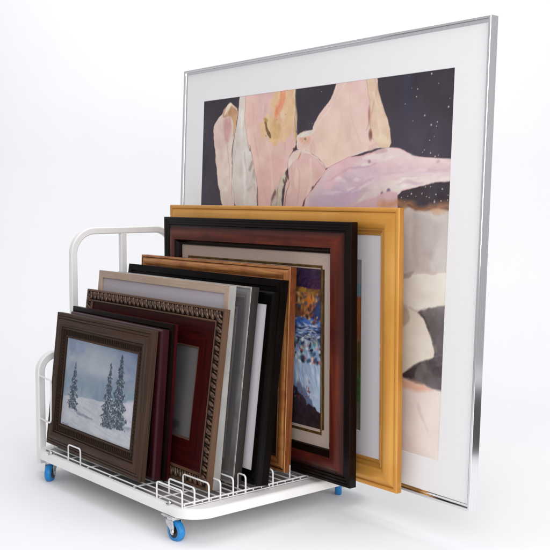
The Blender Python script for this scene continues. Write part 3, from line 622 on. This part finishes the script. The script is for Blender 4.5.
mxx=nt_.nodes.new('ShaderNodeMix'); mxx.data_type='RGBA'; mxx.inputs[6].default_value=(*rgb(42,13,11),1); nt_.links.new(mrp.outputs[0],mxx.inputs[0]); nt_.links.new(src,mxx.inputs[7]); nt_.links.new(mxx.outputs[2],bs_.inputs['Base Color'])   # base colour blended darker towards the outer edge
sheet(e,W,H,.094,.0125,.003,mbg,'mat',(-W/2+.126,W/2-.126,.150,H-.146))
gf=mat('gilt_fillet',rgb(124,94,50),rough=.4,metal=.4,col2=rgb(84,58,28),scale=(40,40,40))
moulding(e,W,H,[(0,.0165,0),(0,.0120,0),(.002,.0105,0),(.0085,.0125,0),(.010,.0165,0)],[gf],'gilt_fillet',i0=.1355)
pw,ph=W-.284,H-.29
cv=Canvas(420,260,pw,ph,(92,104,132)); U,V=cv.U,cv.V; r=np.random.default_rng(12)
cv.shape([(-.1,.84),(1.1,.86),(1.1,1.1),(-.1,1.1)],(34,22,36),(48,26,56),soft=.02,wob=.02,smooth=0)
cv.shape([(-.1,.66),(1.1,.66),(1.1,.87),(-.1,.85)],(176,104,44),(74,52,56),soft=.02,wob=.02,smooth=0,ns=12)
cv.shape([(-.1,.835),(1.1,.845),(1.1,.875),(-.1,.865)],(150,112,48),(96,64,34),soft=.01,wob=.01,smooth=0)
cv.shape([(.90,.68),(.99,.70),(.99,.80),(.93,.78)],(54,70,112),(40,50,90),soft=.02,wob=.02); cv.shape([(.86,.66),(.90,.64),(.93,.74),(.96,.79),(.92,.79)],(196,160,96),(150,80,50),soft=.015,wob=.02)
cv.shape([(-.1,.56),(1.1,.58),(1.1,.66),(.85,.69),(-.1,.66)],(46,78,152),(78,112,172),soft=.02,wob=.02,ns=14)
cv.shape([(-.1,.30),(1.1,.34),(1.1,.56),(-.1,.56)],(86,122,170),(134,160,188),soft=.03,wob=.03,smooth=0,ns=16)
D=[]
cols=[(176,42,46),(60,128,136),(210,206,204),(44,60,96),(196,132,70),(60,110,90),(30,36,56),(150,166,190),(112,30,50)]
for i in range(230):
    u=r.random();v=.36+.20*r.random(); c=cols[r.integers(len(cols))]; D.append((u,v,.008+.022*r.random(),.005+.012*r.random(),r.random()*3,*c,.8))
for i in range(420):
    u=r.random();v=.66+.18*r.random(); c=[(60,44,44),(176,120,60),(48,60,98),(150,66,40),(200,170,120),(40,28,34)][r.integers(6)]; D.append((u,v,.004+.012*r.random(),.003+.007*r.random(),r.random()*3,*c,.7))
for i in range(90): D.append((r.random(),.52+.07*r.random(),.02+.03*r.random(),.004,r.normal()*.15,*((168,182,198) if r.random()<.5 else (70,88,124)),.6))
cv.dots(D)
cv.shape([(.55,.52),(.86,.40),(.97,.44),(1.1,.46),(1.1,.10),(.98,.08),(.92,.20),(.86,.30),(.6,.34)],(138,158,182),(172,186,202),soft=.015,wob=.015,ns=8,grad=None)
cv.shape([(.95,.44),(1.1,.5),(1.1,.06),(.99,.10),(.97,.3)],(158,176,196),(120,148,184),soft=.02,wob=.02)
cv.shape([(-.1,-.1),(1.1,-.1),(1.1,.05),(.96,.12),(.93,.17),(.90,.14),(.84,.27),(.78,.24),(.6,.33),(-.1,.3)],(30,20,22),(46,36,44),soft=.012,wob=.02,smooth=1)
cv.dots([(.80+.13*r.random(),.18+.12*r.random(),.008,.003,r.random()*3,*((90,96,120) if r.random()<.6 else (120,50,50)),.6) for i in range(40)])
D=[]
for i in range(260):
    u=.80+.2*r.random(); v=.28+.24*r.random(); D.append((u,v,.003+.003*r.random(),.012+.03*r.random(),.35+r.normal()*.25,*[(176,190,206),(112,136,168),(196,206,216),(132,150,186)][r.integers(4)],.45))
for i in range(150):
    u=.78+.22*r.random(); v=.56+.09*r.random(); D.append((u,v,.006+.02*r.random(),.002+.003*r.random(),r.normal()*.3,*[(206,208,210),(48,60,96),(150,164,188),(28,30,46),(120,140,176)][r.integers(5)],.7))
for i in range(46):
    u=.78+.22*r.random(); v=.40+.15*r.random(); D.append((u,v,.004+.012*r.random(),.003+.010*r.random(),r.random()*3,*[(214,212,208),(36,52,84),(170,60,60),(60,120,128),(24,26,40)][r.integers(5)],.8))
for i in range(60):
    u=.78+.22*r.random(); v=.86+.12*r.random(); D.append((u,v,.01+.02*r.random(),.004,.8+r.normal()*.4,*[(58,34,70),(24,18,30),(76,46,60)][r.integers(3)],.5))
cv.dots(D)
cv.build('painting',art_mat('acrylic_paint',.4,coat=.15,bump=.3,bs=200),e,-pw/2,.145,.0150,gain=1.35)
backing(e,W,H,T_)

# 11 ---- gold frame
e,W,H,T_=frame_root('gold','gold_picture','wide lilac-grey mat in a bright yellow-gold frame, in front of the large flower watercolour')
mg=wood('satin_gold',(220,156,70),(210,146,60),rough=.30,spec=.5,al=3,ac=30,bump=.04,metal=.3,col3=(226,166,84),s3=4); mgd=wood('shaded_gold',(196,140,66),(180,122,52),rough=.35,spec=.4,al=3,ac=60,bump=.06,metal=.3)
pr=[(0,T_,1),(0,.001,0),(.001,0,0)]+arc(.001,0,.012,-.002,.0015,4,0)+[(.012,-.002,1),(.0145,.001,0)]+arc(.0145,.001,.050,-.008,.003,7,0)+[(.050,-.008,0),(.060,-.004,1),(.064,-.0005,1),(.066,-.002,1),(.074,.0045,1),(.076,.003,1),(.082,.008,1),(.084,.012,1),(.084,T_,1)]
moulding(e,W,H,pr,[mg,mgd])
lm=mat('lilac_mat',rgb(208,201,206),rough=.85,spec=.15,col2=rgb(205,198,203),scale=(200,200,200),bump=.05)
z0,z1=.155,H-.158
sheet(e,W,H,.080,.0105,.003,lm,'mat',(-W/2+.165,W/2-.165,z0,z1))
pw,ph=W-.328,z1-z0+.004
cv=Canvas(260,160,pw,ph,(150,146,150)); 
cv.shape([(-.1,-.1),(1.1,-.1),(1.1,.20),(-.1,.2)],(106,104,84),(120,112,96),soft=.02,smooth=0)
cv.shape([(-.1,.17),(1.1,.17),(1.1,.37),(-.1,.37)],(82,116,62),(72,98,54),soft=.02,wob=.02,smooth=0)
cv.shape([(-.1,.34),(1.1,.34),(1.1,.54),(-.1,.54)],(116,84,44),(92,80,40),soft=.04,wob=.02,smooth=0)
cv.shape([(-.1,.52),(1.1,.52),(1.1,.79),(-.1,.79)],(170,98,56),(146,88,58),soft=.04,wob=.02,smooth=0)
cv.shape([(-.1,.785),(1.1,.785),(1.1,.86),(-.1,.86)],(112,144,156),(128,156,164),soft=.02,wob=.01,smooth=0)
cv.build('print',art_mat('field_print',.5,bump=.05),e,-pw/2,z0-.002,.0140,gain=1.0)
backing(e,W,H,T_,.01)

# 12 ---- big watercolour in polished metal frame
e,W,H,T_=frame_root('chromeframe','large_flower_picture','largest picture, pink flower watercolour with white mat in thin silver metal frame, rearmost')
ms=mat('polished_aluminium',(.86,.86,.87),rough=.12,metal=1,col2=(.80,.80,.81),scale=(200,200,2),rvar=.06)
pr=[(0,T_,0),(0,.0012,0),(.0012,0,0),(.0075,0,0),(.009,.0012,0),(.0095,.0075,0),(.016,.0085,0),(.0175,.0095,0),(.0175,.0115,0),(.0175,T_,0)]; moulding(e,W,H,pr,[ms])
wm2=mat('wide_white_mat',rgb(240,238,239),rough=.8,spec=.2,col2=rgb(238,236,237),scale=(220,220,220),bump=.04,coat=.12,coat_rough=.08)
L0=W/2-1.4426; R0=W/2-.135
sheet(e,W,H,.014,.0105,.0015,wm2,'mat',(L0,R0,.1139,1.2414))
cv=Canvas(840,730,1.3096,1.1295,(54,47,56)); U,V=cv.U,cv.V; P=P12
tint(cv,noise(U,V,5,5,31,4)*1.8-.6,(76,68,80)); tint(cv,(noise(U,V,7,3,32,3)*3-1.9),(34,29,40)); tint(cv,np.clip(1-np.abs(U-.86+.05*(V-.8))/.025,0,1)*np.clip((V-.8)*6,0,1)*.45,(56,62,92))
r=np.random.default_rng(21)
for lo,hi,n in ((.8,1,26),(.84,1,14),(.46,.56,4),(.12,.2,8)):
    cv.dots([(lo+(hi-lo)*r.random(),.66+.34*r.random(),s_,s_,0,226,214,210,.75) for s_ in (.0009+.0013*r.random(n)**3)])
ED=(104,62,66); BR=(150,96,70)
cv.shape(P['petal_a'],(216,190,178),(226,210,198),wob=.006,edge=(150,92,84),rim=(222,204,188),rw=.006,ns=10)
cv.shape([(.105,.93),(.14,.95),(.15,.90),(.13,.85),(.11,.88)],(196,140,140),(212,160,150),soft=.02,wob=.01,alpha=.7)
cv.shape(P['petal_a_dark'],(176,124,88),(208,160,110),soft=.012,wob=.008,ns=18,alpha=.85,edge=(120,80,50)); cv.shape([(.136,.98),(.15,.975),(.14,.955),(.118,.945),(.108,.94)],(232,212,190),soft=.008,wob=.006)
cv.shape(P['petal_b'],(222,212,204),(206,194,186),wob=.003,edge=(120,90,80),ea=.7,ns=8)
for (a,bb) in (((.235,.76),(.25,.79)),((.255,.74),(.262,.765)),((.23,.70),(.25,.71)),((.27,.69),(.262,.72))): cv.shape([a,bb,(bb[0]+.012,bb[1]-.004),(a[0]+.01,a[1]-.008)],(168,152,146),(230,220,210),soft=.008,wob=.004)
cv.shape(P['petal_c'],(220,182,174),(226,192,176),wob=.004,edge=(150,84,80),ea=.8,ns=6,rim=(226,192,176),rw=.010)
cv.shape([(.26,.98),(.34,.99),(.31,.90),(.27,.86),(.25,.92)],(210,168,168),(218,180,174),soft=.03,wob=.02,alpha=.7); cv.shape([(.30,.78),(.38,.80),(.41,.70),(.36,.64),(.29,.66)],(224,176,168),soft=.04,wob=.02,alpha=.6)
cv.shape(P['petal_c_gold'],(224,192,140),(220,172,136),soft=.012,wob=.016,ns=14,alpha=.75,clip=P['petal_c'])
cv.shape([(.385,.955),(.40,.985),(.378,.99),(.355,.945),(.35,.91),(.37,.925)],(222,128,96),(226,160,120),soft=.014,wob=.01,alpha=.75)
cv.shape([(.425,.99),(.437,.99),(.448,.88),(.456,.84),(.44,.84)],(226,200,150),(190,140,100),soft=.008,wob=.006,alpha=.8,ns=20)
cv.dots([(.315,.865,.002,.002,0,120,84,56,.7),(.398,.925,.0022,.0018,0,130,90,60,.6),(.362,.912,.002,.002,0,140,96,64,.6)])
cv.shape([(.318,.93),(.345,.925),(.372,.90),(.366,.87),(.345,.85),(.330,.87),(.325,.90)],(226,200,150),(206,164,112),soft=.010,wob=.02,alpha=.8,ns=22)
cv.shape([(.334,.862),(.350,.866),(.372,.850),(.392,.872),(.378,.842),(.350,.836)],(206,158,104),(226,190,140),soft=.006,wob=.016,alpha=.6,ns=26)
cv.shape([(.298,.915),(.306,.918),(.318,.895),(.330,.868),(.340,.852),(.330,.850),(.318,.868),(.307,.888)],(98,72,44),(160,122,72),soft=.003,wob=.012,alpha=.9,ns=34)
cv.shape([(.306,.922),(.322,.924),(.334,.912),(.326,.902),(.314,.908)],(200,160,96),(150,112,64),soft=.005,wob=.012,alpha=.75,ns=30)
cv.shape([(.372,.93),(.392,.935),(.402,.915),(.39,.90),(.375,.91)],(236,214,190),(214,176,140),soft=.006,wob=.010,alpha=.7)
cv.shape([(.352,.945),(.37,.96),(.376,.985),(.388,.99),(.380,.955),(.362,.93)],(232,130,100),(220,150,110),soft=.008,wob=.012,alpha=.8)
cv.shape(P['petal_d'],(228,200,182),(222,190,184),wob=.004,edge=(150,92,84),rim=(232,212,200),rw=.010,ns=5)
cv.shape([(.46,.85),(.50,.87),(.51,.83),(.47,.825)],(216,158,132),soft=.02,wob=.01,alpha=.7)
cv.shape(P['petal_d_rim'],(228,218,208),(212,200,192),soft=.006,wob=.004)
cv.shape(P['petal_e'],(222,200,180),(212,180,152),wob=.004,edge=(130,94,70),ns=12); cv.shape([(.775,.812),(.80,.812),(.79,.84),(.765,.85),(.75,.83)],(224,206,176),soft=.015,wob=.01,alpha=.6)
cv.dots([(.735,.845,.006,.012,.1,110,64,56,.8),(.728,.90,.004,.02,.05,150,96,80,.7),(.44,.818,.004,.004,0,90,50,46,.8),(.487,.846,.004,.003,0,70,50,44,.8)])
cv.shape(P['sliver'],(218,208,194),(186,170,152),wob=.006,ns=22,edge=(96,70,56)); cv.shape(P['bud'],(224,190,180),(216,174,170),wob=.003,edge=(120,60,64),ea=.9,ns=6)
cv.shape([(.45,.76),(.50,.77),(.54,.73),(.52,.68),(.47,.66),(.44,.70)],(228,200,182),(216,170,160),soft=.03,wob=.02,alpha=.6)
cv.shape(P['bud_rim'],(232,218,208),(222,196,184),soft=.006,wob=.004,edge=(150,90,84))
cv.dots([(.410+.01*math.sin(i),.745-.006*i,.0035,.007,.4,84,56,54,.8) for i in range(5)]+[(.35+.004*i,.665+.006*i,.003,.007,.5,90,60,56,.7) for i in range(5)]+[(.525,.70,.005,.005,0,80,44,50,.8),(.578,.753,.004,.004,0,70,40,46,.8),(.466,.797,.003,.012,-.5,196,138,96,.7)])
cv.shape(P['lilac'],(214,180,184),(220,200,200),wob=.004,edge=(190,110,116),ea=.9,ns=5,rim=(226,170,168),rw=.012)
cv.shape([(.52,.69),(.60,.74),(.70,.75),(.78,.74),(.72,.69),(.66,.63),(.5,.63)],(200,172,190),(210,184,190),soft=.06,wob=.03,alpha=.75)
Lc=P['lilac']
cv.shape([(.55,.70),(.60,.755),(.66,.782),(.70,.775),(.64,.74),(.60,.69)],(226,176,180),(218,188,192),soft=.02,wob=.01,alpha=.7,clip=Lc)
cv.shape(P['lilac_top'],(232,220,214),(222,202,198),soft=.007,wob=.010,alpha=.9,ns=7,clip=Lc)
cv.shape([(.76,.775),(.84,.785),(.92,.772),(.99,.764),(.99,.745),(.90,.757),(.82,.765)],(220,192,192),(228,206,202),soft=.008,wob=.01,alpha=.8,clip=Lc)
cv.shape([(.66,.745),(.74,.765),(.83,.762),(.93,.745),(.90,.735),(.80,.735),(.72,.725)],(210,178,190),(218,194,198),soft=.008,wob=.01,alpha=.7,clip=Lc,ns=12)
cv.shape([(.54,.66),(.62,.70),(.70,.70),(.67,.655),(.60,.63)],(196,166,192),(206,180,194),soft=.012,wob=.014,alpha=.7,clip=Lc)
cv.shape(P['lilac_low'],(230,218,210),(214,194,192),soft=.005,wob=.008,ns=8,edge=(190,150,150),clip=Lc)
cv.shape([(.80,.70),(.88,.722),(.985,.725),(.985,.714),(.93,.706),(.86,.694)],(216,198,194),(232,222,216),soft=.006,wob=.008,alpha=.8,clip=Lc,ns=14)
for q in range(26):
    uu=.56+.40*r.random(); vv=.68+.10*r.random(); ll=.03+.06*r.random(); an=.12-.5*(uu-.6)
    cv.shape([(uu,vv),(uu+ll*.5,vv+.008+ll*.25*an),(uu+ll,vv+ll*an*.5),(uu+ll*.5,vv-.004)],[(230,212,210),(200,172,186),(222,188,188),(236,224,218)][q%4],soft=.004,wob=.008,alpha=.45,clip=Lc)
for q in range(44):
    k_=['petal_c','petal_d','bud','petal_b','petal_a','petal_e'][q%6]; PP=np.array(P[k_]); lo=PP.min(0); hi=PP.max(0)
    uu=lo[0]+(hi[0]-lo[0])*r.random(); vv=lo[1]+(hi[1]-lo[1])*r.random(); w_=.008+.014*r.random(); h_=.03+.06*r.random()
    cc=[(236,212,200),(208,166,160),(228,196,184),(214,180,172)][q%4] if k_ not in('petal_b',) else [(238,230,222),(196,182,174)][q%2]
    cv.shape([(uu,vv),(uu+w_,vv+h_*.4),(uu+w_*.7,vv+h_),(uu-w_*.4,vv+h_*.6)],cc,soft=.004,wob=.010,alpha=.38,clip=P[k_])
cv.shape([(.84,.74),(.92,.755),(.99,.752),(.985,.735),(.90,.735)],(214,184,190),soft=.02,alpha=.7)
cv.shape(P['fleck'],(176,132,138),(204,168,168),soft=.006,wob=.006,alpha=.75); cv.dots([(.805,.690,.006,.006,0,74,58,96,.85),(.783,.684,.004,.004,0,96,70,110,.8),(.735,.772,.005,.004,0,160,110,124,.8),(.96,.765,.006,.004,.3,190,150,150,.6)])

VN=[([(.47,.83),(.53,.88),(.60,.95),(.64,1.0)],(236,216,204),.0035,.5),([(.70,.82),(.66,.90),(.65,.99)],(214,170,164),.003,.45),([(.60,.79),(.63,.87),(.62,.96)],(218,180,170),.006,.35),
 ([(.25,.97),(.26,.87),(.29,.78),(.33,.66)],(206,160,156),.004,.45),([(.32,.84),(.35,.76),(.35,.66)],(232,204,192),.006,.5),([(.40,.84),(.40,.75),(.36,.66)],(208,160,152),.004,.4),
 ([(.12,.90),(.14,.80),(.15,.70),(.16,.63)],(196,158,146),.003,.5),([(.165,.86),(.155,.76),(.165,.66)],(170,124,104),.0035,.5),([(.20,.95),(.20,.84),(.22,.74),(.23,.64)],(238,230,222),.006,.6),([(.215,.82),(.235,.74),(.262,.70)],(176,158,150),.0025,.6),
 ([(.60,.755),(.72,.775),(.84,.775),(.98,.755)],(226,196,196),.005,.6),([(.58,.72),(.66,.755),(.76,.765)],(190,150,170),.003,.5),([(.62,.66),(.72,.72),(.84,.745),(.99,.742)],(196,160,178),.0035,.55),([(.70,.70),(.80,.735),(.93,.745)],(230,212,212),.005,.5),
 ([(.46,.78),(.47,.72),(.46,.65)],(206,150,146),.003,.4),([(.51,.78),(.52,.72),(.50,.66)],(234,208,196),.006,.5),([(.425,.72),(.41,.68),(.405,.63)],(120,96,84),.0022,.7),([(.38,.70),(.375,.66),(.37,.63)],(110,84,72),.002,.6),([(.72,.86),(.745,.92),(.75,.98)],(184,146,120),.003,.5),([(.77,.84),(.76,.90),(.74,.96)],(232,216,200),.004,.5),
 ([(.436,.995),(.440,.93),(.449,.87),(.452,.83)],(240,228,214),.003,.7)]
for pts,c_,w_,a_ in VN: cv.line(pts,c_,w_,a_)
cv.wash(.035,40,34,88); cv.wash(.05,9,9,89,(1,.8,.8))
# lower half: mostly behind the other frames
cv.shape([(-.1,-.1),(1.1,-.1),(1.1,.64),(.6,.64),(-.1,.60)],(206,192,182),(186,170,166),soft=.01,smooth=0,ns=4)
cv.shape([(.05,.1),(.3,.05),(.55,.2),(.5,.5),(.3,.58),(.1,.4)],(214,168,158),(224,190,176),wob=.006,edge=BR,ns=5)
cv.shape(P['dark2'],(52,44,50),(72,62,68),soft=.006,wob=.005,ns=10)
cv.shape([(.6,.63),(.835,.63),(.835,.70),(.70,.66)],(212,176,180),soft=.01)
cv.dots([(.84+.16*r.random(),.66+.045*r.random(),s_,s_,0,220,210,206,.8) for s_ in (.0010+.0012*r.random(20)**2)])
cv.shape(P['grey2'],(196,186,180),(212,204,198),soft=.012,wob=.01,ns=8); cv.shape(P['orange'],(206,150,100),(168,108,72),soft=.03,wob=.014,ns=20,alpha=.7)
cv.shape(P['grey2_dark'],(174,162,158),(190,178,174),soft=.03,wob=.02,ns=9,alpha=.8); cv.shape(P['arch'],(204,194,186),(192,180,174),soft=.015,wob=.008)
cv.shape(P['cream'],(228,221,210),(218,208,198),soft=.012,wob=.008,edge=(190,176,168),ns=6); cv.shape([(.858,.47),(.885,.48),(.90,.484),(.885,.462),(.858,.455)],(160,146,144),soft=.01,alpha=.7)
cv.shape(P['dark3'],(92,84,86),(128,120,120),soft=.008,wob=.008,ns=14); cv.shape(P['dark3_b'],(58,50,50),(84,76,76),soft=.012,wob=.01); cv.shape(P['dark3_black'],(44,36,38),(80,72,72),soft=.012,wob=.008)
for q in range(22):
    uu=.90+.10*r.random(); vv=.19+.19*r.random(); w_=.012+.02*r.random()
    cv.shape([(uu,vv),(uu+w_,vv+w_*.4),(uu+w_*.8,vv+w_*1.3),(uu-w_*.2,vv+w_*.8)],[(66,58,60),(140,132,132),(104,94,96)][q%3],soft=.01,wob=.014,alpha=.5,clip=P['dark3'])
cv.shape(P['cream2'],(228,220,206),(218,208,194),soft=.008,wob=.005,edge=(160,140,124),ns=6); cv.shape(P['beige_l'],(186,166,150),(204,184,166),soft=.012,wob=.006,ns=10)
cv.shape(P['pale'],(230,218,210),(224,208,200),soft=.01,wob=.004,ns=4); cv.shape(P['blush'],(226,160,128),(224,184,164),soft=.02,wob=.008,alpha=.85,ns=8)
cv.shape([(.93,.14),(.95,.10),(.97,.06),(.95,.09),(.92,.13)],(206,188,184),soft=.012,alpha=.6)
cv.build('watercolour',art_mat('watercolour',.55,coat=.06,coat_rough=.08,bump=.08,bs=240),e,L0-.001,.1129,.0122,gain=1.1)
backing(e,W,H,T_,.016)
